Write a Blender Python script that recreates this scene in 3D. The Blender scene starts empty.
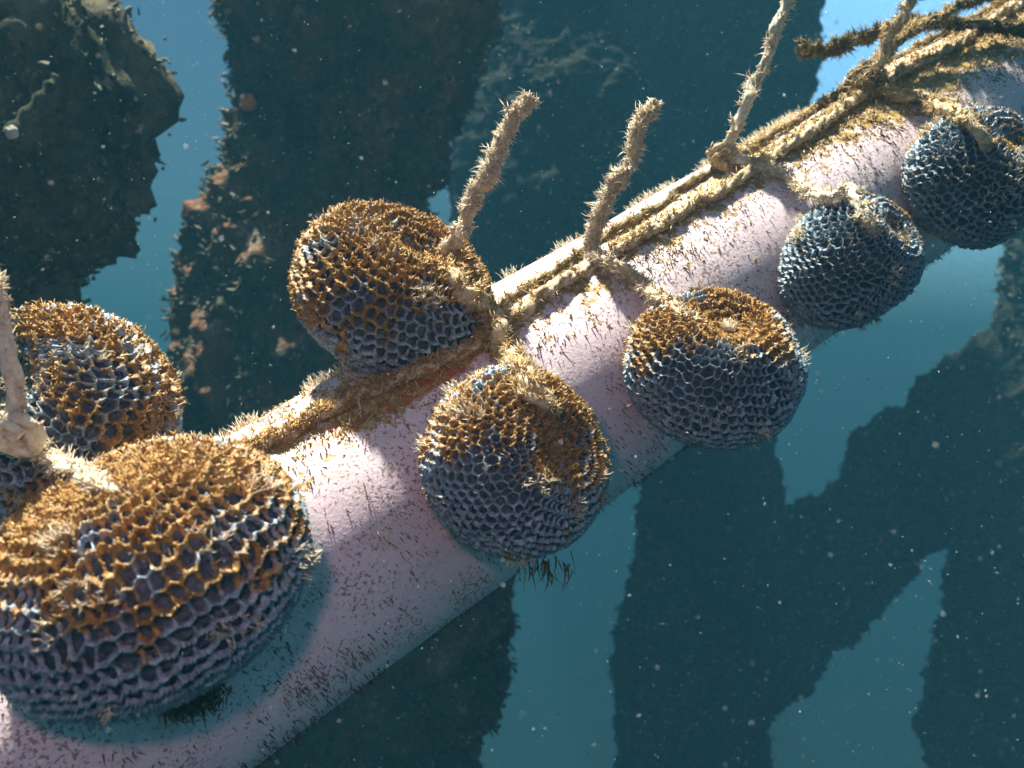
import bpy, math
import numpy as np
from math import radians, pi

# ------------------------------------------------------------------ camera, light, air
sc = bpy.context.scene
C = sc.collection
F = 887.0                                   # focal length in pixels of the 1024 px wide frame
CAM = np.array([0.0, 0.0, 12.0])
cd = bpy.data.cameras.new('camera'); cam = bpy.data.objects.new('camera', cd); C.objects.link(cam)
cam.location = CAM; cam.rotation_euler = (radians(90), 0, 0)
cd.sensor_width = 36; cd.lens = 36 * F / 1024; cd.clip_start = 0.02; cd.clip_end = 400
cd.dof.use_dof = True; cd.dof.focus_distance = 0.90; cd.dof.aperture_fstop = 6.8
sc.camera = cam
SUN_DIR = np.array([-0.22, 0.12, 0.95]); SUN_DIR /= np.linalg.norm(SUN_DIR)   # towards the sun
w = bpy.data.worlds.new('World'); sc.world = w; w.use_nodes = True
nt = w.node_tree; nt.nodes.clear()
sky = nt.nodes.new('ShaderNodeTexSky'); sky.sky_type = 'NISHITA'; sky.sun_disc = False
sky.sun_elevation = math.asin(SUN_DIR[2]); sky.sun_rotation = math.atan2(SUN_DIR[0], SUN_DIR[1])
tint = nt.nodes.new('ShaderNodeMix'); tint.data_type = 'RGBA'; tint.blend_type = 'MULTIPLY'
tint.inputs[0].default_value = 1.0; tint.inputs[7].default_value = (0.54, 0.84, 0.86, 1)
bg = nt.nodes.new('ShaderNodeBackground'); bg.inputs[1].default_value = 0.05
wo = nt.nodes.new('ShaderNodeOutputWorld')
nt.links.new(sky.outputs[0], tint.inputs[6]); gt = nt.nodes.new('ShaderNodeNewGeometry'); dt = nt.nodes.new('ShaderNodeVectorMath'); dt.operation = 'DOT_PRODUCT'
dt.inputs[1].default_value = (-.56, -.70, -.44)      # open, brighter water up and to the right (Incoming points back)
nt.links.new(gt.outputs['Incoming'], dt.inputs[0])
rg = nt.nodes.new('ShaderNodeMapRange'); rg.interpolation_type = 'SMOOTHSTEP'; rg.inputs[1].default_value = .80; rg.inputs[2].default_value = 1.0
rg.inputs[3].default_value = 0.50; rg.inputs[4].default_value = 3.2; nt.links.new(dt.outputs['Value'], rg.inputs[0])
sc2 = nt.nodes.new('ShaderNodeVectorMath'); sc2.operation = 'SCALE'; nt.links.new(tint.outputs[2], sc2.inputs[0]); nt.links.new(rg.outputs[0], sc2.inputs['Scale'])
nt.links.new(sc2.outputs[0], bg.inputs[0]); nt.links.new(bg.outputs[0], wo.inputs[0])
sd = bpy.data.lights.new('sun', 'SUN'); sd.energy = 5.0; sd.angle = radians(2.0); sd.color = (1.0, 0.96, 0.84)
sun = bpy.data.objects.new('sun', sd); C.objects.link(sun)
from mathutils import Vector
sun.rotation_euler = Vector(SUN_DIR).to_track_quat('Z', 'Y').to_euler(); sun.location = (0, 0, 16)
# the diver's lamp that lights the near side of the pole rose and leaves the green-edged shadows beside the pods
STROBE = CAM + np.array([-0.10, 0.0, 0.13])
ld = bpy.data.lights.new('dive_lamp', 'SPOT'); ld.energy = 1.4; ld.color = (1.0, 0.52, 0.62)
ld.spot_size = radians(140); ld.spot_blend = 1.0; ld.shadow_soft_size = 0.03
lamp = bpy.data.objects.new('dive_lamp', ld); C.objects.link(lamp); lamp.location = STROBE
lamp.rotation_euler = Vector(STROBE - (CAM + np.array([-0.12, 0.9, -0.06]))).to_track_quat('Z', 'Y').to_euler()
sc.view_settings.view_transform = 'Standard'; sc.view_settings.look = 'None'
sc.view_settings.gamma = 1.0; sc.view_settings.exposure = 2.05
sc.cycles.use_denoising = True
sc.cycles.max_bounces = 5; sc.cycles.diffuse_bounces = 2; sc.cycles.glossy_bounces = 1
sc.cycles.volume_bounces = 1; sc.cycles.transmission_bounces = 1; sc.cycles.transparent_max_bounces = 4
sc.cycles.sample_clamp_indirect = 4.0

# ------------------------------------------------------------------ helpers
def hsh(i, j, k, s):
    n = (i * 73856093) ^ (j * 19349663) ^ (k * 83492791) ^ (s * 2654435761 & 0xffffffff)
    n = n & 0xffffffff
    n = ((n >> 16) ^ n) * 0x45d9f3b & 0xffffffff
    n = ((n >> 16) ^ n) * 0x45d9f3b & 0xffffffff
    return ((n >> 16) ^ n & 0xffff) % 65536 / 65535.0
def vn(p, s=0):                              # value noise 0..1 at (n,3)
    p = np.asarray(p, float); i = np.floor(p).astype(np.int64); f = p - i; f = f * f * (3 - 2 * f)
    r = 0
    for a in (0, 1):
        for b in (0, 1):
            for c in (0, 1):
                wt = (f[:, 0] if a else 1 - f[:, 0]) * (f[:, 1] if b else 1 - f[:, 1]) * (f[:, 2] if c else 1 - f[:, 2])
                r = r + wt * hsh(i[:, 0] + a, i[:, 1] + b, i[:, 2] + c, s)
    return r
def fbm(p, o=4, s=0, g=0.5):
    r = 0; a = 1; t = 0
    for k in range(o):
        r = r + a * vn(p * 2 ** k + 17.3 * k, s + k); t += a; a *= g
    return r / t
def ss(a, b, x):
    t = np.clip((x - a) / (b - a), 0, 1); return t * t * (3 - 2 * t)
def unit(v): return v / np.maximum(np.linalg.norm(v, axis=-1, keepdims=True), 1e-9)

def build(name, V, faces, mat, parent=None, attrs=None, smooth=True):
    """faces: list of index arrays (n,3) or (n,4)"""
    me = bpy.data.meshes.new(name); V = np.asarray(V, np.float32)
    me.vertices.add(len(V)); me.vertices.foreach_set('co', V.ravel())
    faces = [np.asarray(f, np.int32) for f in faces if len(f)]
    nl = sum(f.size for f in faces); npoly = sum(len(f) for f in faces)
    me.loops.add(nl); me.loops.foreach_set('vertex_index', np.concatenate([f.ravel() for f in faces]))
    me.polygons.add(npoly)
    tot = np.concatenate([np.full(len(f), f.shape[1], np.int32) for f in faces])
    me.polygons.foreach_set('loop_start', np.concatenate([[0], np.cumsum(tot)[:-1]]).astype(np.int32))
    me.polygons.foreach_set('use_smooth', np.full(npoly, smooth))
    for k, a in (attrs or {}).items():
        at = me.attributes.new(k, 'FLOAT', 'POINT'); at.data.foreach_set('value', np.asarray(a, np.float32))
    me.update(calc_edges=True); me.validate()
    me.materials.append(mat)
    o = bpy.data.objects.new(name, me); C.objects.link(o)
    if parent is not None: o.parent = parent
    return o
def tag(o, label=None, cat=None, group=None, kind=None):
    if label: o['label'] = label
    if cat: o['category'] = cat
    if group: o['group'] = group
    if kind: o['kind'] = kind
    return o
def P(px, py, d):                            # a picture point at depth d
    return CAM + np.array([(px - 512) / F * d, d, (384 - py) / F * d])
def grid_faces(n, m, wrap_m=False):          # n rows, m columns
    a = np.arange(n - 1)[:, None] * m; b = np.arange(m if wrap_m else m - 1)[None]; b2 = (b + 1) % m
    return np.stack([a + b, a + b2, a + m + b2, a + m + b], -1).reshape(-1, 4)
def catmull(pts, n):
    pts = np.asarray(pts, float); p = np.vstack([2 * pts[0] - pts[1], pts, 2 * pts[-1] - pts[-2]])
    t = np.linspace(0, len(pts) - 1 - 1e-6, n); i = t.astype(int); f = (t - i)[:, None]
    a, b, c, d = p[i], p[i + 1], p[i + 2], p[i + 3]
    return .5 * (2 * b + (c - a) * f + (2 * a - 5 * b + 4 * c - d) * f * f + (3 * b - a - 3 * c + d) * f ** 3)
def frames(path):
    T = unit(np.gradient(path, axis=0)); N = np.zeros_like(T)
    r = np.array([0.31, 0.2, 0.93]); n = unit(r - T[0] * (r @ T[0])); 
    for k in range(len(T)):
        n = n - T[k] * (n @ T[k]); n /= np.linalg.norm(n); N[k] = n
    return T, N, np.cross(T, N)

def tufts(base, dirs, length, width, rng, bend=0.4):
    """bent tapered three-sided blades; returns V, faces, rnd"""
    n = len(base); base = np.asarray(base); dirs = unit(dirs); length = np.broadcast_to(length, n); width = np.broadcast_to(width, n)
    r = rng.normal(size=(n, 3)); s1 = unit(np.cross(dirs, r)); s2 = np.cross(dirs, s1)
    bd = s1 * (bend * length * rng.uniform(.3, 1, n))[:, None]
    V = np.zeros((n, 7, 3))
    for k in range(3):
        a = 2 * pi * k / 3; off = (s1 * math.cos(a) + s2 * math.sin(a)) * width[:, None] * .5
        V[:, k] = base + off; V[:, 3 + k] = base + dirs * (length * .55)[:, None] + bd * .3 + off * .75
    V[:, 6] = base + dirs * length[:, None] + bd
    o = (np.arange(n) * 7)[:, None, None]
    q = np.array([[0, 1, 4, 3], [1, 2, 5, 4], [2, 0, 3, 5]])[None] + o
    t = np.array([[3, 4, 6], [4, 5, 6], [5, 3, 6]])[None] + o
    rnd = np.repeat(rng.uniform(0, 1, n), 7)
    tip = np.tile(np.array([0, 0, 0, .55, .55, .55, 1.0]), n)
    return V.reshape(-1, 3), [q.reshape(-1, 4), t.reshape(-1, 3)], {'rnd': rnd, 'tip': tip}

# ------------------------------------------------------------------ materials
def mat(name, rough=0.8, spec=0.3):
    m = bpy.data.materials.new(name); m.use_nodes = True
    b = m.node_tree.nodes['Principled BSDF']; b.inputs['Roughness'].default_value = rough
    b.inputs['Specular IOR Level'].default_value = spec
    return m, m.node_tree, b
def noise(t, scale, detail=4, rough=.6, vec=None):
    n = t.nodes.new('ShaderNodeTexNoise'); n.inputs['Scale'].default_value = scale
    n.inputs['Detail'].default_value = detail; n.inputs['Roughness'].default_value = rough
    if vec is None:
        g = t.nodes.get('geo') or t.nodes.new('ShaderNodeNewGeometry'); g.name = 'geo'; vec = g.outputs['Position']
    t.links.new(vec, n.inputs['Vector']); return n.outputs['Fac']
def ramp(t, fac, stops):
    r = t.nodes.new('ShaderNodeValToRGB'); e = r.color_ramp.elements
    while len(e) > 1: e.remove(e[-1])
    e[0].position = stops[0][0]; e[0].color = (*stops[0][1], 1)
    for p, c in stops[1:]:
        x = e.new(p); x.color = (*c, 1)
    t.links.new(fac, r.inputs[0]); return r.outputs[0]
def attr(t, name):
    a = t.nodes.new('ShaderNodeAttribute'); a.attribute_name = name; return a.outputs['Fac']
def mix(t, fac, a, b):
    m = t.nodes.new('ShaderNodeMix'); m.data_type = 'RGBA'
    for s, v in ((0, fac), (6, a), (7, b)):
        if isinstance(v, (int, float)): m.inputs[s].default_value = v
        elif isinstance(v, tuple): m.inputs[s].default_value = (*v, 1)
        else: t.links.new(v, m.inputs[s])
    return m.outputs[2]
def math_(t, op, a, b=0.0, clamp=False):
    m = t.nodes.new('ShaderNodeMath'); m.operation = op; m.use_clamp = clamp
    for s, v in ((0, a), (1, b)):
        if isinstance(v, (int, float)): m.inputs[s].default_value = v
        else: t.links.new(v, m.inputs[s])
    return m.outputs[0]
def bump(t, b, h, strength, dist):
    n = t.nodes.new('ShaderNodeBump'); n.inputs['Strength'].default_value = strength; n.inputs['Distance'].default_value = dist
    t.links.new(h, n.inputs['Height']); t.links.new(n.outputs[0], b.inputs['Normal'])

# honeycomb netting: blue-grey cord, overgrown with rusty algae where 'alg' says so
def net_material(name, cordA, cordB):
    m, t, b = mat(name, .42, .6)
    cord = ramp(t, noise(t, 150, 5, .75), [(.36, tuple(c * .35 for c in cordA)), (.5, cordA), (.66, cordB)])
    cord = mix(t, math_(t, 'MULTIPLY', attr(t, 'lit_crest'), .55), cord, tuple(min(.8, c * 1.35) for c in cordB))  # light on the strand crests painted in as a paler cord colour
    alga = ramp(t, noise(t, 170, 5, .7), [(.32, (.06, .028, .008)), (.46, (.22, .11, .022)), (.56, (.45, .235, .04)), (.66, (.61, .38, .10)), (.8, (.70, .57, .30))])
    alga = mix(t, ramp(t, noise(t, 45, 4, .7), [(.47, (0, 0, 0)), (.66, (.6, .6, .6))]), alga, (.22, .19, .07))
    f = math_(t, 'ADD', attr(t, 'alg'), math_(t, 'MULTIPLY', math_(t, 'SUBTRACT', noise(t, 130, 4), .5), 1.5))
    f = math_(t, 'MULTIPLY', math_(t, 'SUBTRACT', f, .38), 5.0, True)
    t.links.new(mix(t, f, cord, alga), b.inputs['Base Color'])
    bump(t, b, noise(t, 420, 4, .7), .6, .002)
    return m
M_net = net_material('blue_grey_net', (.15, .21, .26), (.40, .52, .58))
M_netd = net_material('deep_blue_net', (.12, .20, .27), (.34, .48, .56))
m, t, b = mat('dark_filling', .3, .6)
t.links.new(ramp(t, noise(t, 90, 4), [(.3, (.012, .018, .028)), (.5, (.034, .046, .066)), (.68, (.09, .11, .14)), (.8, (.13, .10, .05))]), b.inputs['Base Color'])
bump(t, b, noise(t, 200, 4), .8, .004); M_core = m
def tuft_material(name, stops, tipc, tf=.5):
    m, t, b = mat(name, .75, .2)
    c = ramp(t, attr(t, 'rnd'), stops)
    f = math_(t, 'MULTIPLY', attr(t, 'tip'), tf)
    t.links.new(mix(t, f, c, tipc), b.inputs['Base Color'])
    b.inputs['Subsurface Weight'].default_value = 0.0
    return m
M_rust = tuft_material('rusty_algae', [(0, (.14, .06, .012)), (.4, (.36, .165, .026)), (.75, (.50, .27, .06)), (1, (.56, .42, .20))], (.50, .36, .15))
M_gold = tuft_material('golden_turf', [(0, (.12, .055, .012)), (.4, (.34, .19, .05)), (.8, (.60, .44, .18)), (1, (.72, .60, .36))], (.68, .56, .32))
M_pale = tuft_material('pale_hydroids', [(0, (.30, .19, .09)), (.4, (.66, .52, .34)), (1, (.84, .76, .58))], (.82, .74, .56))
M_hair = tuft_material('dark_slivers', [(0, (.035, .02, .015)), (.6, (.10, .055, .03)), (1, (.26, .17, .10))], (.10, .07, .04))
M_green = tuft_material('olive_weed', [(0, (.04, .035, .01)), (.6, (.12, .085, .025)), (1, (.22, .17, .06))], (.20, .16, .07))
M_frond = tuft_material('dark_fronds', [(0, (.012, .018, .012)), (.5, (.065, .08, .05)), (.8, (.13, .11, .065)), (1, (.24, .17, .11))], (.12, .13, .10))
m, t, b = mat('pale_pipe', .45, .4)
base = ramp(t, noise(t, 14, 5), [(.3, (.72, .57, .61)), (.7, (.82, .70, .73))])
base = mix(t, ramp(t, noise(t, 7, 6, .7), [(.50, (0, 0, 0)), (.72, (.55, .55, .55))]), base, (.46, .40, .33))
base = mix(t, ramp(t, noise(t, 120, 3), [(.55, (0, 0, 0)), (.75, (.35, .35, .35))]), base, (.42, .33, .33))
crust = ramp(t, noise(t, 110, 5, .7), [(.3, (.12, .07, .02)), (.5, (.36, .23, .07)), (.75, (.58, .45, .20))])
base = mix(t, ramp(t, noise(t, 24, 7, .75), [(.52, (0, 0, 0)), (.68, (.40, .40, .40))]), base, (.36, .30, .20))
base = mix(t, ramp(t, math_(t, 'MULTIPLY', noise(t, 300, 3, .6), math_(t, 'ADD', .55, math_(t, 'MULTIPLY', noise(t, 18, 4), .85))), [(.56, (0, 0, 0)), (.62, (.75, .75, .75))]), base, (.17, .10, .055))
cf = math_(t, 'MULTIPLY', math_(t, 'SUBTRACT', math_(t, 'ADD', attr(t, 'crust'), math_(t, 'MULTIPLY', math_(t, 'SUBTRACT', noise(t, 75, 6, .72), .5), 3.4)), .70), 6.0, True)
rf = math_(t, 'MULTIPLY', math_(t, 'SUBTRACT', math_(t, 'ADD', attr(t, 'rust'), math_(t, 'MULTIPLY', math_(t, 'SUBTRACT', noise(t, 60, 5), .5), 1.2)), .45), 4.0, True)
t.links.new(mix(t, cf, mix(t, rf, base, (.36, .10, .03)), crust), b.inputs['Base Color'])
bump(t, b, noise(t, 260, 4), .35, .0015); M_pipe = m
def rope_material(name, a, bb, c):
    m, t, b = mat(name, .8, .25)
    t.links.new(ramp(t, noise(t, 110, 5, .7), [(.3, a), (.5, bb), (.72, c)]), b.inputs['Base Color'])
    bump(t, b, noise(t, 500, 4), .7, .0015); return m
M_rope = rope_material('weathered_rope', (.22, .14, .06), (.52, .40, .24), (.76, .68, .52))
M_ropedark = rope_material('overgrown_rope', (.06, .045, .02), (.16, .12, .05), (.34, .28, .15))
M_ropepale = rope_material('pale_cord', (.34, .26, .14), (.60, .54, .40), (.78, .76, .66))
def pile_material(name, a, bb, c, d):
    m, t, b = mat(name, .95, .05)
    t.links.new(ramp(t, noise(t, 5.5, 8, .72), [(.32, a), (.46, bb), (.56, c), (.66, d)]), b.inputs['Base Color'])
    bump(t, b, noise(t, 30, 6, .7), 1.0, .03); return m
M_pileA = pile_material('encrusted_dark', (.014, .02, .014), (.07, .085, .05), (.16, .14, .085), (.26, .24, .17))
M_pileC = pile_material('encrusted_blue_black', (.008, .010, .009), (.018, .024, .018), (.032, .034, .026), (.05, .05, .04))
M_pileB = pile_material('encrusted_brown', (.018, .026, .02), (.10, .11, .07), (.26, .12, .065), (.34, .30, .22))
m, t, b = mat('sediment', .95, .05)
t.links.new(ramp(t, noise(t, 1.2, 6), [(.3, (.02, .03, .028)), (.7, (.05, .06, .05))]), b.inputs['Base Color']); M_sand = m
m, t, b = mat('floating_specks', .6, .3)
t.links.new(ramp(t, attr(t, 'rnd'), [(0, (.06, .08, .07)), (.6, (.20, .25, .24)), (1, (.55, .62, .60))]), b.inputs['Base Color']); M_snow = m
m, t, b = mat('orange_sponge', .7, .3)
t.links.new(ramp(t, noise(t, 40, 3), [(.3, (.45, .12, .02)), (.7, (.8, .30, .06))]), b.inputs['Base Color']); M_sponge = m
m, t, b = mat('pale_polyp', .7, .3)
t.links.new(ramp(t, noise(t, 40, 3), [(.3, (.30, .26, .20)), (.7, (.65, .60, .50))]), b.inputs['Base Color']); M_polyp = m

# ------------------------------------------------------------------ air (water) and seabed
me = bpy.data.meshes.new('haze'); X, Z0, Z1 = 60, -1.6, 15.6
vs = [(x, y, z) for x in (-X, X) for y in (-X, X) for z in (Z0, Z1)]
me.from_pydata(vs, [], [(0, 1, 3, 2), (4, 6, 7, 5), (0, 4, 5, 1), (2, 3, 7, 6), (0, 2, 6, 4), (1, 5, 7, 3)])
hz = bpy.data.objects.new('haze', me); C.objects.link(hz); tag(hz, kind='stuff')
hz['label'] = 'blue green murky sea water filling the whole scene'; hz['category'] = 'water haze'
hm = bpy.data.materials.new('sea_water'); hm.use_nodes = True; t = hm.node_tree; t.nodes.clear()
pv = t.nodes.new('ShaderNodeVolumePrincipled'); mo = t.nodes.new('ShaderNodeOutputMaterial')
pv.inputs['Color'].default_value = (.030, .118, .170, 1); pv.inputs['Density'].default_value = 0.080
pv.inputs['Anisotropy'].default_value = 0.0
t.links.new(pv.outputs[0], mo.inputs['Volume']); me.materials.append(hm)

n = 60; gx, gy = np.meshgrid(np.linspace(-59, 59, n), np.linspace(-59, 59, n), indexing='ij')
gv = np.stack([gx.ravel(), gy.ravel(), np.zeros(n * n)], 1); gv[:, 2] = (fbm(gv * .15, 4, 3) - .5) * 1.0
tag(build('seabed', gv, [grid_faces(n, n)], M_sand), kind='structure')

# ------------------------------------------------------------------ encrusted pilings behind
def encrusted(name, pts, label, seed, material, nt_=9000, lump=.22, attached=None, flen=.03, ext=True):
    """pts: (px, py, radius px, depth)"""
    rng = np.random.default_rng(seed)
    c = np.array([P(x, y, d) for x, y, r, d in pts]); rad = np.array([r / F * d * .86 / math.hypot(1, (x - 512) / F) for x, y, r, d in pts])
    if ext:                                      # carry the pile on up and down to the bed
        up = c[0].copy(); up[2] = 15.2; dn = c[-1].copy(); dn[2] = -.5
        mid = (c[-1] + dn) / 2
        c = np.vstack([up, c, mid, dn]); rad = np.concatenate([[rad[0]], rad, [rad[-1]] * 2])
    ns, na = 520, 200
    path = catmull(c, ns * 2)
    L = np.concatenate([[0], np.cumsum(np.linalg.norm(np.diff(path, axis=0), axis=1))])
    if ext:                                      # more rings where the picture looks
        zz = np.abs(path[:, 2] - 12); wgt = np.where(zz < 3, 1, .12)
        cw = np.concatenate([[0], np.cumsum(np.diff(L) * wgt[1:])])
    else: cw = L
    q = np.linspace(0, cw[-1], ns); path = np.stack([np.interp(q, cw, path[:, k]) for k in range(3)], 1)
    rr = np.interp(q, cw, catmull(np.stack([rad] * 3, 1), ns * 2)[:, 0])
    T, N, B = frames(path); a = np.arange(na) * 2 * pi / na
    dirv = N[:, None] * np.cos(a)[None, :, None] + B[:, None] * np.sin(a)[None, :, None]
    V0 = (path[:, None] + dirv * rr[:, None, None]).reshape(-1, 3); dv = dirv.reshape(-1, 3)
    k = np.repeat(rr, na)
    h = (fbm(V0 * 3.1, 3, seed) - .5) * lump * 1.8 + (fbm(V0 * 11, 3, seed + 5) - .5) * .16 + (fbm(V0 * 38, 3, seed + 9) - .5) * .085
    V = V0 + dv * h[:, None]
    o = build(name, V, [grid_faces(ns, na, True), ], material)
    tag(o, label, 'piling', 'encrusted pilings behind the pole')
    vis = np.where(np.abs(V[:, 2] - 12) < 3.2)[0]
    idx = rng.choice(vis, nt_); nb = 3
    bs = np.repeat(V[idx], nb, 0) + rng.normal(size=(nt_ * nb, 3)) * .012
    dd = np.repeat(dv[idx], nb, 0) + rng.normal(size=(nt_ * nb, 3)) * .8
    dep = pts[0][3]
    tv, tf, ta = tufts(bs - unit(dd) * .01, dd, flen * rng.uniform(.3, 1.3, nt_ * nb), .012 * rng.uniform(.5, 1.5, nt_ * nb), rng)
    tag(build('seaweed', tv, tf, M_frond, o, ta), kind='stuff')
    return o, V, dv
A, VA, dA = encrusted('piling', [(-170, -260, 110, 2.2), (-150, -110, 120, 2.1), (-80, 0, 118, 2.0), (28, 95, 152, 2.0), (12, 165, 165, 2.0), (-30, 230, 140, 2.0), (-90, 310, 125, 2.0), (-160, 440, 120, 2.0), (-200, 640, 120, 2.1)],
    'nearest dark overgrown piling, bulging into the upper left corner', 11, M_pileA, 16000, lump=.07, flen=.018)
B_, VB, dB = encrusted('piling', [(370, -190, 140, 3.25), (366, 0, 158, 3.14), (356, 90, 134, 3.14), (330, 170, 112, 3.14), (312, 250, 126, 3.14), (298, 340, 140, 3.14), (320, 440, 150, 3.14), (368, 560, 165, 3.14), (362, 680, 160, 3.14), (352, 780, 145, 3.14), (350, 950, 125, 3.14)],
    'brown and green overgrown piling rising behind the pod resting on top of the pole', 23, M_pileB, 11000, lump=.09)
C_, VC, dC = encrusted('piling', [(665, -230, 165, 6.83), (655, 0, 184, 6.65), (636, 110, 188, 6.65), (620, 220, 192, 6.65), (655, 330, 115, 6.65), (700, 430, 78, 6.65), (712, 500, 80, 6.65), (702, 600, 88, 6.65), (690, 700, 88, 6.65), (688, 790, 88, 6.65), (686, 950, 90, 6.65)],
    'wide dark blue piling behind the upright rope ends, narrowing below the pole', 37, M_pileC, lump=.12)
D_, VD, dD = encrusted('piling', [(1160, -200, 90, 5.92), (1140, 0, 90, 5.76), (1105, 240, 110, 5.60), (1075, 400, 130, 5.60), (1062, 550, 142, 5.60), (1052, 650, 144, 5.60), (1046, 780, 146, 5.60), (1040, 950, 120, 5.60)],
    'dark piling standing along the lower right edge of the view', 41, M_pileC, lump=.2)
E_, VE, dE = encrusted('brace', [(1150, 270, 70, 6.30), (1060, 340, 72, 6.30), (960, 432, 76, 6.48), (860, 535, 74, 6.56), (775, 620, 78, 6.65), (700, 700, 80, 6.74)],
    'slanting overgrown cross beam linking the two right-hand pilings', 53, M_pileC, 5000, lump=.2, ext=False)
E_['category'] = 'cross beam'; del E_['group']
# orange sponge on the second piling and a pale stalk on the nearest one
def blob(name, c, r, material, seed, parent, sq=(1, 1, 1)):
    n, m_ = 24, 36
    th = np.linspace(0.001, pi - .001, n)[:, None]; ph = (np.arange(m_) * 2 * pi / m_)[None]
    d = np.stack([np.sin(th) * np.cos(ph), np.sin(th) * np.sin(ph), np.cos(th) + 0 * ph], -1).reshape(-1, 3)
    V = c + d * np.array(sq) * (r * (.7 + .6 * fbm(d * 2.2 + seed, 3, seed)))[:, None]
    return build(name, V, [grid_faces(n, m_, True)], material, parent)
def nearest_on(V, px, py):
    r = V - CAM; x = r[:, 0] / r[:, 1] * F + 512; y = 384 - r[:, 2] / r[:, 1] * F
    ok = (np.hypot(x - px, y - py) < 14)
    if not ok.any(): ok = np.hypot(x - px, y - py) < 60
    i = np.where(ok)[0]; return V[i[np.argmin(r[i, 1])]]
sp = nearest_on(VB, 238, 96); blob('sponge', sp + unit(CAM - sp) * .03, .026, M_sponge, 2, B_)
st0, st1 = nearest_on(VA, 62, 88), nearest_on(VA, 22, 138); st1 = st1 + unit(CAM - st1) * .07; n_ = 40
q_ = np.linspace(0, 1, n_)[:, None]; pth = st0 * (1 - q_) + st1 * q_ + np.array([.01, 0, .01]) * np.sin(q_ * 5)
T_, N_, B2 = frames(pth); a_ = np.arange(12) * pi / 6; rr_ = (.009 + .006 * q_ ** 3 + .003 * np.sin(q_ * 31))
stv = (pth[:, None] + (N_[:, None] * np.cos(a_)[None, :, None] + B2[:, None] * np.sin(a_)[None, :, None]) * rr_[:, :, None]).reshape(-1, 3)
build('stalk', stv, [grid_faces(n_, 12, True)], M_pileA, A)
blob('polyp', st1, .012, M_polyp, 4, A)

# ------------------------------------------------------------------ the pole
A0 = CAM + np.array([-.014, .99387, -.04761]); AX = np.array([.76649, .42425, .48219]); RP = .14
UPV = unit(np.array([0, 0, 1.]) - AX * AX[2]); SDV = np.cross(AX, UPV)      # around the pole: angle from the top
def ray_pole(px, py, rad, near=True):
    d = unit(np.array([(px - 512) / F, 1, (384 - py) / F])); w0 = CAM - A0
    dp = d - AX * (d @ AX); wp = w0 - AX * (w0 @ AX)
    a, b_, c = dp @ dp, 2 * dp @ wp, wp @ wp - rad * rad; D = b_ * b_ - 4 * a * c
    tt = -b_ / (2 * a) if D < 0 else (-b_ + (-1 if near else 1) * math.sqrt(D)) / (2 * a)
    return CAM + d * tt
def axis_dist(p):
    w0 = p - A0; return np.linalg.norm(w0 - np.outer(w0 @ AX, AX) if p.ndim > 1 else w0 - AX * (w0 @ AX), axis=-1)
def pole_angle(p):
    w0 = p - A0; return np.arctan2(w0 @ SDV, w0 @ UPV)
ns, na = 900, 360
s = np.linspace(-1.3, 2.6, ns); a = np.arange(na) * 2 * pi / na
sv = np.repeat(s, na); av = np.tile(a, ns)
dirp = UPV * np.cos(av)[:, None] + SDV * np.sin(av)[:, None]
Vp = A0 + AX * sv[:, None] + dirp * RP
Vp += dirp * ((fbm(Vp * 6, 3, 70) - .5) * .006)[:, None]
side = np.sign(np.sum(dirp * -np.array([0, 1, 0]), 1))             # +1 on the near flank
sg = 1 if (SDV @ np.array([0, -1, 0])) > 0 else -1
ang = np.degrees(np.arctan2(np.sin(av), np.cos(av))) * sg         # degrees from the top, positive to the near flank
RIDGE = math.degrees(float(pole_angle(ray_pole(640, 235, RP)))) * sg
def cover_at(s_, ang_, pos):
    """how thick the turf is: thick by the ridge rope, patchy on the crown, thin on the flank"""
    base_ = np.exp(-((ang_ - RIDGE) / 16) ** 2) * .62 + .42 * ss(72, 50, ang_) * ss(-120, -60, ang_)
    base_ = base_ + .42 * ss(.30, .75, s_) * ss(85, 40, ang_)
    return base_ + (fbm(pos * 22, 3, 77) - .5) * .75
crust = np.clip(cover_at(sv, ang, Vp), -.2, 1.1)
pr = ray_pole(415, 386, RP); s_r = (pr - A0) @ AX; a_r = math.degrees(float(pole_angle(pr))) * sg
rust = np.exp(-((sv - s_r) / .14) ** 2 - ((ang - a_r) / 8) ** 2) * 1.15
pole = build('pole', Vp, [grid_faces(ns, na, True)], M_pipe, None, {'crust': crust, 'rust': rust})
tag(pole, 'thick pale pinkish pipe running diagonally with net pods roped to it', 'pole')
for name_, k in (('end_cap', -1), ('end_cap', 1)):
    e = s[0] if k < 0 else s[-1]; n = 64; aa = np.arange(n) * 2 * pi / n
    ring = A0 + AX * e + (UPV * np.cos(aa)[:, None] + SDV * np.sin(aa)[:, None]) * (RP - .002)
    V = np.vstack([ring, ring + AX * k * .01, (A0 + AX * (e + k * .014))[None]])
    build(name_, V, [grid_faces(2, n, True), np.stack([n + np.arange(n), n + (np.arange(n) + 1) % n, np.full(n, 2 * n)], 1)], M_pipe, pole, {'crust': np.zeros(len(V)), 'rust': np.zeros(len(V))})
rng = np.random.default_rng(5)
def pole_pts(n, a0, a1, s0=-.75, s1=1.9):
    u = rng.uniform(s0, s1, n); g = rng.uniform(a0, a1, n); an = np.radians(g) * sg
    dd = UPV * np.cos(an)[:, None] + SDV * np.sin(an)[:, None]
    return u, g, A0 + AX * u[:, None] + dd * RP * .995, dd
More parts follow.
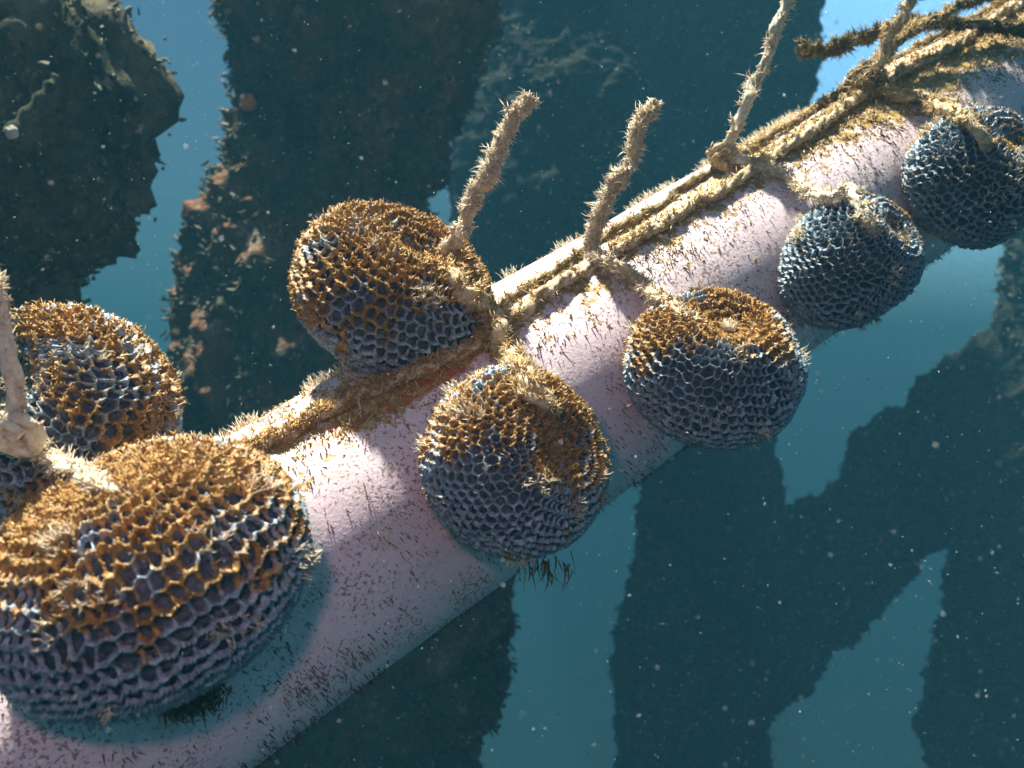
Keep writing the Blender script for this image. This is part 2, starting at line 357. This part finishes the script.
# golden turf on the crown
u, g, p, dd = pole_pts(190000, -75, 75)
c = cover_at(u, g, p); keep = rng.uniform(0, 1, len(u)) < np.clip((c - .20) * 1.0, 0, .8) ** 1.3 * ss(.40, .62, fbm(p * 120, 2, 78)) * 1.1 + .008 + .05 * ss(.45, .65, fbm(p * 30, 2, 79))
u, g, p, dd, c = u[keep], g[keep], p[keep], dd[keep], c[keep]
L = .0016 + .0048 * rng.uniform(0, 1, len(u)) ** 2 * np.clip(c + .3, .4, 1.2) + .006 * (rng.uniform(0, 1, len(u)) < .04)
tv, tf, ta = tufts(p, dd + rng.normal(size=p.shape) * .9, L, .0016 * rng.uniform(.6, 1.6, len(u)), rng, .6)
tag(build('turf_algae', tv, tf, M_gold, pole, ta), kind='stuff')
print('turf', len(u))
# fringe of little fuzzy hydroids along the far upper edge
u, g, p, dd = pole_pts(30000, -62, -8); keep = vn(p * 30, 4) > .6; u, p, dd = u[keep], p[keep], dd[keep]
tv, tf, ta = tufts(p, dd + rng.normal(size=p.shape) * .4, .012 * rng.uniform(.4, 1.3, len(u)), .0010, rng, .5)
tag(build('hydroid_fringe', tv, tf, M_pale, pole, ta), kind='stuff')
# dark slivers lying on the flank, all combed one way
u, g, p, dd = pole_pts(42000, 35, 175); keep = rng.uniform(0, 1, len(u)) < .035 + .85 * ss(.46, .64, fbm(p * 16, 3, 8)) * (.25 + .75 * ss(.4, .6, vn(p * 90, 81))) * ss(-.3, .1, .5 + 0 * u)
u, g, p, dd = u[keep], g[keep], p[keep], dd[keep]
comb = unit(np.array([.62, -.05, -.75]) + rng.normal(size=p.shape) * .22 + dd * .25)
tv, tf, ta = tufts(p, comb + rng.normal(size=p.shape) * .15, (.0025 + .009 * rng.uniform(0, 1, len(u)) ** 2), .0012 * rng.uniform(.5, 1.4, len(u)), rng, .3)
tag(build('hair_algae', tv, tf, M_hair, pole, ta), kind='stuff')

# ------------------------------------------------------------------ net pods
def pod(px, py, rpx, axis, squash, dimple, label, seed, ncell, nrow, algae, rest, far=False, netm=None, depth=None, stretch=1.0, sdir=None, pleat=.16):
    """axis: (right, towards camera, up) direction the gathered dimple faces"""
    rng = np.random.default_rng(seed); netm = netm or M_net
    ax = unit(np.array([axis[0], -axis[1], axis[2]], float))
    if depth is None:
        R = rpx / F * .9
        for _ in range(4):
            c0 = ray_pole(px, py, RP + rest * R, not far) if far is not None else (ray_pole(px, py, RP + rest * R) + 3 * ray_pole(px, py, 1e-4)) / 4; R = rpx / F * (c0 - CAM)[1]
    else: c0 = P(px, py, depth); R = rpx / F * depth
    root = bpy.data.objects.new('net_pod', None); C.objects.link(root); root.location = c0
    root.empty_display_size = .05
    tag(root, label, 'net pod', 'honeycomb net pods tied along the pole')
    h_ = np.array([0.3, .5, .2]) if sdir is None else np.array([sdir[0], -sdir[1], sdir[2]], float)
    e1 = unit(h_ - ax * (h_ @ ax)); e2 = np.cross(ax, e1)
    tt = np.linspace(0, pi, 2000); rp_ = np.abs(np.sin(tt)) ** .86; zp_ = np.sign(np.cos(tt)) * np.abs(np.cos(tt)) ** .92 * squash
    al_ = np.concatenate([[0], np.cumsum(np.hypot(np.diff(rp_), np.diff(zp_)))]); al_ /= al_[-1]
    def surf(u, v):                                # u turns, v 0 (dimple) .. 1 (base)
        th = np.interp(v, al_, tt)
        sn, cs = np.sin(th), np.cos(th)
        r = np.abs(sn) ** .86 * R
        z = np.sign(cs) * np.abs(cs) ** .92 * R * squash
        z = z - dimple * R * np.exp(-(r / R / .34) ** 2) * (cs > 0) + .35 * dimple * R * np.exp(-(r / R / .3) ** 2) * (cs < 0)
        a = u * 2 * pi
        p = e1 * (r * np.cos(a) * stretch)[:, None] + e2 * (r * np.sin(a))[:, None] + ax * z[:, None]
        nn = (fbm(p / R * 1.6 + seed * 3.1, 3, seed) - .5)
        return p * (1 + (.15 if stretch < 1.08 else .05) * nn)[:, None]
    sub = 12; nu, nv = ncell * sub, int(nrow * sub)
    U = np.arange(nu) / nu; Vv = np.linspace(.012, .988, nv)
    u, v = np.meshgrid(U, Vv); u, v = u.ravel(), v.ravel()
    # irregular honeycomb in cell units
    wob = np.stack([u * 0 + v * 6, np.cos(u * 2 * pi) * 3, np.sin(u * 2 * pi) * 3], 1)
    x = u * ncell + (fbm(wob * 1.7, 2, seed + 3) - .5) * 1.3; y = v * nrow + (fbm(wob * 1.4, 2, seed + 4) - .5) * 1.3
    j0 = np.floor(y).astype(int); F1 = np.full(len(x), 9.); F2 = F1.copy(); cid = np.zeros(len(x)); r1 = np.full(len(x), -9); r2 = r1.copy()
    for dj in (-1, 0, 1, 2):
        j = j0 + dj; off = .5 * (j & 1)
        i0 = np.floor(x - off).astype(int)
        for di in (-1, 0, 1, 2):
            i = i0 + di; iw = i % ncell
            jx = (hsh(iw, j, 0 * i, seed) - .5) * .22; jy = (hsh(iw, j, 0 * i + 1, seed) - .5) * .22
            d = np.hypot(x - (i + off + jx), (y - (j + jy)) * .95)
            sm = d < F1
            r2 = np.where(sm, r1, np.where(d < F2, j, r2)); r1 = np.where(sm, j, r1)
            F2 = np.where(sm, F1, np.minimum(F2, d)); cid = np.where(sm, hsh(iw, j, 0 * i + 2, seed), cid); F1 = np.where(sm, d, F1)
    e = F2 - F1
    p = surf(u, v)
    rowph = -np.cos(2 * pi * (y + .06 * np.sin(u * 40)))
    gu = (np.roll(p.reshape(nv, nu, 3), -1, 1) - np.roll(p.reshape(nv, nu, 3), 1, 1)); gv_ = np.gradient(p.reshape(nv, nu, 3), axis=0)
    nrm = unit(np.cross(gu, gv_)).reshape(-1, 3)
    if np.mean(np.sum(nrm * p, 1)) < 0: nrm = -nrm
    wp = p + c0
    cell = 2 * pi * R / ncell
    # algae grow on what faces up, in ragged patches
    al = algae[0] + algae[1] * nrm[:, 2] + algae[2] * np.exp(-(v / .28) ** 2) + (fbm(wp * 22, 3, seed + 8) - .5) * 1.9 + (fbm(wp * 70, 2, seed + 6) - .5) * .9
    if algae[3] is not None: al = al + np.array([algae[3][0], -algae[3][1], algae[3][2]]) @ nrm.T
    al = np.clip(al, 0, 1)
    wid = .145 + .15 * al + (fbm(wp / cell * 1.3, 2, seed + 7) - .5) * .12
    same = (r1 == r2) * 1.0
    hgt = np.clip(1 - e / wid, 0, 1)
    prof = hgt ** .6
    rag = fbm(wp / cell * 2.6, 3, seed + 12) - .5; rag2 = fbm(wp / cell * 6, 2, seed + 13) - .5
    depth_ = cell * (.54 - .16 * same) * (1 + .9 * rag * (.3 + 1.2 * al)) + cell * (.16 + .42 * al) * rag2 * hgt
    pin = .35 + .65 * np.clip(np.sin(v * pi) * 1.7, 0, 1)
    side_ = np.stack([fbm(wp / cell * 2.2 + 50 * k, 2, seed + 20 + k) - .5 for k in range(3)], 1) * cell * .42 * (hgt ** 1.5)[:, None]
    p = p + nrm * (rowph * cell * pleat * pin)[:, None]
    net = p + nrm * (prof * depth_ * pin)[:, None] + side_ * (.30 + .9 * al)[:, None]
    fc = grid_faces(nv, nu, True); keepf = hgt[fc].max(1) > .04; fc = fc[keepf]
    used = np.zeros(len(p), bool); used[fc.ravel()] = True; mp = np.cumsum(used) - 1
    build('net', net[used], [mp[fc]], netm, root, {'alg': al[used], 'lit_crest': ss(.45, .95, hgt)[used]})  # second attribute masks the crests for the painted light
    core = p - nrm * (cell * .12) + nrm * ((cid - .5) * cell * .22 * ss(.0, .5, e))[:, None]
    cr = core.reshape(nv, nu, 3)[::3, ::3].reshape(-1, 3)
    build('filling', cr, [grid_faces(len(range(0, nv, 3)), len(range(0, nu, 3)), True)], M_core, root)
    # scraps of algae standing on the crests
    cand = np.where(hgt > .72)[0]; wgt = np.clip(al[cand] - .15, .03, 1) ; wgt /= wgt.sum()
    k = int(11000 * (R / .1) ** 1.0); idx = rng.choice(cand, k, p=wgt)
    L = cell * rng.uniform(.06, .26, k) * (1 + 1.4 * (rng.uniform(0, 1, k) < .03))
    dd = nrm[idx] + rng.normal(size=(k, 3)) * .7
    tv, tf, ta = tufts(net[idx] - nrm[idx] * .0006, dd, L, cell * .12 * rng.uniform(.4, 1.7, k), rng, 1.5)
    tag(build('algae_scraps', tv, tf, M_rust, root, ta), kind='stuff')
    # fine pale hairs, in a few sprigs
    q = np.where((hgt > .8) & (vn(wp * 38, seed + 2) > .80))[0]
    if len(q):
        q = rng.choice(q, int(900 * R / .1)); dd = nrm[q] + rng.normal(size=(len(q), 3)) * .35 + np.array([0, 0, .15])
        tv, tf, ta = tufts(net[q], dd, .0085 * rng.uniform(.4, 1.3, len(q)), .0009, rng, .5)
        tag(build('hydroid_hairs', tv, tf, M_pale, root, ta), kind='stuff')
    return root, c0, R, ax, surf

pods = {}
pods['one'] = pod(56, 417, 109, (-.15, .70, .35), .82, .34, 'round net pod at the left edge, behind the knotted thick rope', 101, 50, 24, (.20, .14, .1, (.18, 0, .12)), .76)
pods['two'] = pod(148, 572, 143, (-.34, .42, .86), .76, .02, 'largest net pod, wide and flattened, orange brown on top, nearest the viewer', 102, 62, 24, (.06, .85, .45, (.2, .1, 0)), .60, stretch=1.1, sdir=(1, 0, .3), pleat=.13)
pods['three'] = pod(394, 291, 96, (.42, .42, .62), .70, .26, 'round net pod resting on top of the pole beside the left upright rope end', 103, 54, 26, (.42, .55, .15, (-.1, .1, 0)), .80, None)
pods['four'] = pod(515, 464, 91, (.62, .72, .30), .84, .18, 'net pod hanging in the middle of the near side, orange around its deep dimple', 104, 56, 27, (.32, .50, .35, (.10, 0, 0)), .62)
pods['five'] = pod(714, 367, 84, (.12, .62, .72), .76, .26, 'net pod with a rusty orange crown, roped just below the middle upright rope end', 105, 56, 26, (.14, .45, .65, (.06, 0, 0)), .62)
pods['six'] = pod(848, 262, 66, (.50, .62, .45), .98, .22, 'small dark blue net pod, second from the right end of the row', 106, 50, 26, (-.22, .42, .12, (.25, 0, 0)), .66, netm=M_netd, stretch=.87, sdir=(1, .2, -.3))
pods['seven'] = pod(975, 177, 64, (.30, .75, .40), .92, .20, 'dark blue net pod at the right edge, last and farthest of the row', 107, 48, 25, (-.20, .35, .10, None), .66, netm=M_netd, stretch=1.05)

# ------------------------------------------------------------------ ropes
def rope(name, pts, r, label, seed, material, cat='rope', pitch=.045, fuzz=1500, flen=.008, fmat=None, group=None, taper=False, fwid=.0011, parent=None, lump=.42, wob=2.6):
    rng = np.random.default_rng(seed); pts = np.asarray(pts)
    path = catmull(pts, 600); L = np.concatenate([[0], np.cumsum(np.linalg.norm(np.diff(path, axis=0), axis=1))])
    n = max(60, int(L[-1] / .0022)); q = np.linspace(0, L[-1], n); path = np.stack([np.interp(q, L, path[:, k]) for k in range(3)], 1)
    path = path + np.stack([fbm(path * 30, 2, seed + k) - .5 for k in range(3)], 1) * r * wob
    T, N, B = frames(path); m_ = 30; a = np.arange(m_) * 2 * pi / m_
    rr = r * (.72 + .40 * np.abs(np.cos(1.5 * (a[None] + q[:, None] / pitch * 2 * pi / 3 * 1.0))))
    dv = (N[:, None] * np.cos(a)[None, :, None] + B[:, None] * np.sin(a)[None, :, None])
    V0 = (path[:, None] + dv * rr[:, :, None]).reshape(-1, 3); d_ = dv.reshape(-1, 3)
    V0 += d_ * ((fbm(V0 / r * .8, 3, seed) - .5) * r * 2 * lump)[:, None]
    if taper:
        pass
    caps = np.vstack([path[0], path[-1]]); i = np.arange(m_); last = (n - 1) * m_
    fcap = np.vstack([np.stack([(i + 1) % m_, i, np.full(m_, n * m_)], 1), np.stack([last + i, last + (i + 1) % m_, np.full(m_, n * m_ + 1)], 1)])
    o = build(name, np.vstack([V0, caps]), [grid_faces(n, m_, True), fcap], material, parent)
    if parent is None: tag(o, label, cat, group)
    if fuzz:
        fuzz = int(fuzz * 1.3)
        cl = ss(.35, .62, vn(V0 * 70, seed + 4)) + .12; cl /= cl.sum()
        k = fuzz; idx = rng.choice(len(V0), k, p=cl)
        dd = d_[idx] + rng.normal(size=(k, 3)) * .55
        tv, tf, ta = tufts(V0[idx] - d_[idx] * .0006, dd, flen * (.10 + .36 * rng.uniform(0, 1, k) + .5 * (rng.uniform(0, 1, k) < .06)) * (.3 + 1.3 * ss(.3, .8, vn(V0[idx] * 55, seed))), fwid * rng.uniform(.5, 1.7, k), rng, 1.6)
        nc = int(fuzz / 22); ci = rng.choice(len(V0), nc); ci = np.repeat(ci, 14); kk = len(ci)
        fd = unit(np.repeat(d_[ci[::14]] + rng.normal(size=(nc, 3)) * .5, 14, 0)) + rng.normal(size=(kk, 3)) * .55
        fv, ff, fa = tufts(V0[ci] + rng.normal(size=(kk, 3)) * .0012, fd, flen * np.repeat(.25 + .95 * rng.uniform(0, 1, nc) ** 1.6, 14) * rng.uniform(.5, 1.0, kk), fwid * 1.3 * rng.uniform(.6, 1.6, kk), rng, 1.5)
        tv, tf, ta = np.vstack([tv, fv]), [np.vstack([x_, y_ + len(tv)]) for x_, y_ in zip(tf, ff)], {q_: np.concatenate([ta[q_], fa[q_]]) for q_ in ta}
        tag(build('hydroid_fuzz', tv, tf, fmat or M_pale, o, ta), kind='stuff')
    return o, path
def on(px, py, off=0.0): return ray_pole(px, py, RP + off)
def pod_pt(key, px, py, lift=.006):           # a point on a pod's front, under a picture point
    root, c0, R, ax, surf = pods[key]
    u, v = np.meshgrid(np.linspace(0, 1, 240), np.linspace(.02, .98, 160)); S = surf(u.ravel(), v.ravel()) + c0
    r = S - CAM; x = r[:, 0] / r[:, 1] * F + 512; y = 384 - r[:, 2] / r[:, 1] * F
    k = np.hypot(x - px, y - py); i = np.where(k < max(5, k.min() + 2))[0]; b_ = S[i[np.argmin(r[i, 1])]]
    return b_ + unit(CAM - b_) * lift + unit(b_ - c0) * lift
RG = 'ropes tying the pods to the pole'
# along the ridge
rgr, rgp = rope('rope', [on(x, y, .006) for x, y in ((-40, 600), (120, 500), (190, 468), (250, 448), (330, 408), (430, 366), (482, 336), (545, 296), (600, 258), (660, 224), (720, 190), (768, 160), (832, 118), (880, 86), (945, 48), (1015, 8), (1080, -30))],
     .0064, 'long twisted rope lying lengthwise along the top of the pole under tan turf', 201, M_rope, pitch=.030, fuzz=9000, flen=.008, fmat=M_gold, fwid=.0011)
k = 9000; rng = np.random.default_rng(77); xx = (rgp - CAM); xx = xx[:, 0] / xx[:, 1] * F + 512
ci = rng.choice(np.where((xx > 190) & (xx < 500))[0], k); dd = rng.normal(size=(k, 3)); dd = unit(dd) + UPV * .3
tv, tf, ta = tufts(rgp[ci] + unit(dd) * .0052 + rng.normal(size=(k, 3)) * .002, dd, .0045 * rng.uniform(.3, 1.3, k), .0014, rng, 1.2)
tag(build('rusty_algae', tv, tf, M_rust, rgr, ta), kind='stuff')
rope('rope', [on(x, y, .004) for x, y in ((482, 318), (530, 286), (585, 248), (640, 216), (705, 176), (760, 142), (830, 98), (876, 68), (950, 30), (1040, -20))],
     .0036, 'thinner weedy second rope just above the long ridge rope', 202, M_ropedark, pitch=.03, fuzz=4500, flen=.010, fmat=M_gold)
# left edge: thick rope with its knot
k1 = pod_pt('one', 25, 428, .02)
pl = [P(-70, 205, k1[1] * .98), P(-16, 266, k1[1] * .98), P(2, 325, k1[1] * .985), P(14, 385, k1[1] * .99), k1, pod_pt('one', 58, 455, .012), pod_pt('two', 100, 484, .002), pod_pt('two', 128, 505, -.012)]
lr, _ = rope('rope', pl, .0062, 'thick pale rope with a fat knot at the left edge of the view', 203, M_ropepale, pitch=.05, fuzz=1500, flen=.009, lump=.22, wob=.9, group=RG)
kn, _ = rope('knot', [k1 + np.array(v_) for v_ in ((-.009, -.002, .008), (.004, -.010, .009), (.011, -.004, .0), (.003, .002, -.010), (-.009, -.008, -.006), (-.005, -.013, .004), (.005, -.012, -.003))], .0068, '', 213, M_ropepale, fuzz=200, flen=.006, parent=lr)
# upright end through the resting pod
d3 = pod_pt('three', 446, 250, -.006)
rope('rope', [P(531, 97, d3[1] * .96), P(522, 108, d3[1] * .96), P(506, 135, d3[1] * .96), P(489, 168, d3[1] * .965), P(470, 204, d3[1] * .98), P(455, 234, d3[1] * .99), d3],
     .0062, 'left stubby upright rope end furred with pale growth, rising from the resting pod', 204, M_rope, fuzz=2600, flen=.0085, group=RG)
rope('rope', [pod_pt('three', 452, 268, .0), pod_pt('three', 470, 292, .008), pod_pt('three', 484, 312, .008), on(498, 336, .016), on(512, 358, .012), pod_pt('four', 528, 378, .004), pod_pt('four', 545, 402, .002), pod_pt('four', 556, 425, -.012)],
     .0085, 'furred rope crossing the ridge between the resting pod and the middle pod', 205, M_rope, fuzz=3600, flen=.011, fmat=M_gold, group=RG)
# second upright
u2 = on(594, 246, .016)
rope('rope', [P(655, 103, u2[1] * .97), P(648, 118, u2[1] * .97), P(634, 148, u2[1] * .975), P(619, 182, u2[1] * .98), P(605, 216, u2[1] * .99), u2, on(618, 268, .012), on(640, 282, .010), pod_pt('five', 668, 296, .004), pod_pt('five', 688, 310, .002), pod_pt('five', 700, 328, -.012)],
     .0060, 'furred rope from the middle upright end down into the rusty crowned pod', 206, M_rope, fuzz=5200, flen=.0095, group=RG)
kn2 = [u2 + np.array(v_) * 1.0 for v_ in ((-.022, 0, -.012), (-.006, -.012, .006), (.012, -.012, .010), (.018, 0, -.004), (.002, -.01, -.014), (-.012, -.012, 0))]
# third
u3 = on(724, 158, .014)
r3, _ = rope('rope', [P(800, -20, u3[1] * .97), P(782, 18, u3[1] * .97), P(764, 58, u3[1] * .975), P(746, 102, u3[1] * .98), P(730, 138, u3[1] * .99), u3, on(748, 162, .010), on(785, 176, .008), pod_pt('six', 824, 186, .006), pod_pt('six', 848, 196, .006), pod_pt('six', 866, 214, .004), pod_pt('six', 874, 240, -.01)],
     .0058, 'slim pale rope rising out of view and bending down over the small blue pod', 207, M_ropepale, fuzz=2600, flen=.010, group=RG)
rope('knot', [u3 + np.array(v_) * .9 for v_ in ((-.020, 0, .004), (-.006, -.010, .012), (.012, -.010, .006), (.014, 0, -.008), (-.002, -.01, -.012), (-.014, -.010, 0), (.004, -.012, .004))], .006, '', 217, M_rope, fuzz=500, flen=.008, fmat=M_gold, parent=r3)
# fourth
u4 = on(868, 84, .014)
r4, _ = rope('rope', [P(925, -30, u4[1] * .98), P(908, 6, u4[1] * .98), P(888, 46, u4[1] * .985), u4, on(895, 92, .010), on(925, 100, .010), pod_pt('seven', 952, 112, .008), pod_pt('seven', 972, 124, .008), pod_pt('seven', 986, 138, .005), pod_pt('seven', 992, 158, -.008)],
     .0066, 'rope at the right arching over to the farthest pod', 208, M_rope, fuzz=2600, flen=.010, fmat=M_gold, group=RG)
rope('knot', [u4 + np.array(v_) for v_ in ((-.024, 0, .0), (-.008, -.010, .014), (.012, -.010, .010), (.018, 0, -.008), (-.002, -.01, -.014), (-.018, -.010, 0), (.004, -.012, .006))], .0075, '', 218, M_ropedark, fuzz=900, flen=.011, fmat=M_gold, parent=r4)
# overgrown free rope top right
rope('rope', [P(797, 53, 1.22), P(830, 47, 1.23), P(866, 38, 1.24), P(900, 27, 1.25), P(945, 22, 1.26), P(990, 26, 1.27), P(1040, 36, 1.28), P(1120, 60, 1.3)],
     .0070, 'dark overgrown rope reaching left across open water at the upper right', 209, M_ropedark, fuzz=5200, flen=.013, fmat=M_green)
rope('rope', [P(850, 78, 1.20), P(880, 56, 1.20), P(915, 30, 1.22), P(955, 8, 1.24), P(1010, -14, 1.26)],
     .0062, 'short slanting weedy rope above the pole at the upper right', 210, M_ropedark, fuzz=2600, flen=.011, fmat=M_gold)
# weed hanging below the big pod and under the middle pod
def weed(name, c, n, spread, L, mat_, label, seed, dr=(0, 0, -1)):
    rng = np.random.default_rng(seed); b0 = c + rng.normal(size=(n, 3)) * np.array(spread)
    tv, tf, ta = tufts(b0, np.array(dr) + rng.normal(size=(n, 3)) * (.7 if n > 100 else .3), L * rng.uniform(.3, 1.3, n), .0016 * rng.uniform(.5, 1.4, n), rng, .8)
    return tag(build(name, tv, tf, mat_, None, ta), label, 'seaweed')
weed('seaweed', on(180, 690, .004), 2200, (.013, .006, .007), .012, M_green, 'olive brown clump of weed on the pole under the largest pod', 301)

weed('seaweed', pods['four'][1] + np.array([.030, 0, -.088]), 45, (.014, .008, .004), .020, M_green, 'sparse dark strands of weed hanging beneath the middle net pod', 302, (0, 0, -1.6))
# ------------------------------------------------------------------ drifting specks
rng = np.random.default_rng(9); n = 150000
d = .34 + 3.7 * rng.uniform(0, 1, n) ** .75
p = CAM + np.stack([rng.uniform(-.95, .95, n) * (d + .2), d, rng.uniform(-.8, .8, n) * (d + .2)], 1)
ok = axis_dist(p) > RP + .01
for k_ in pods.values(): ok &= np.linalg.norm(p - k_[1], axis=1) > k_[2] * 1.15
p = p[ok]; n = len(p)
sz = .00018 + .0005 * rng.uniform(0, 1, n) ** 3 + .0006 * (rng.uniform(0, 1, n) < .003)
d1 = unit(rng.normal(size=(n, 3))); d2 = unit(np.cross(d1, rng.normal(size=(n, 3)))); d3_ = np.cross(d1, d2)
el = rng.uniform(1, 3.2, n)
V = np.stack([p + d1 * (sz * el)[:, None], p - d1 * (sz * el)[:, None], p + d2 * sz[:, None], p - d2 * sz[:, None], p + d3_ * sz[:, None], p - d3_ * sz[:, None]], 1)
ft = np.array([[0, 2, 4], [2, 1, 4], [1, 3, 4], [3, 0, 4], [2, 0, 5], [1, 2, 5], [3, 1, 5], [0, 3, 5]])[None] + (np.arange(n) * 6)[:, None, None]
sn = build('floating_specks', V.reshape(-1, 3), [ft.reshape(-1, 3)], M_snow, None, {'rnd': np.repeat(rng.uniform(0, 1, n), 6)})
tag(sn, 'pale specks of plankton and silt drifting in the water', 'floating specks', kind='stuff')
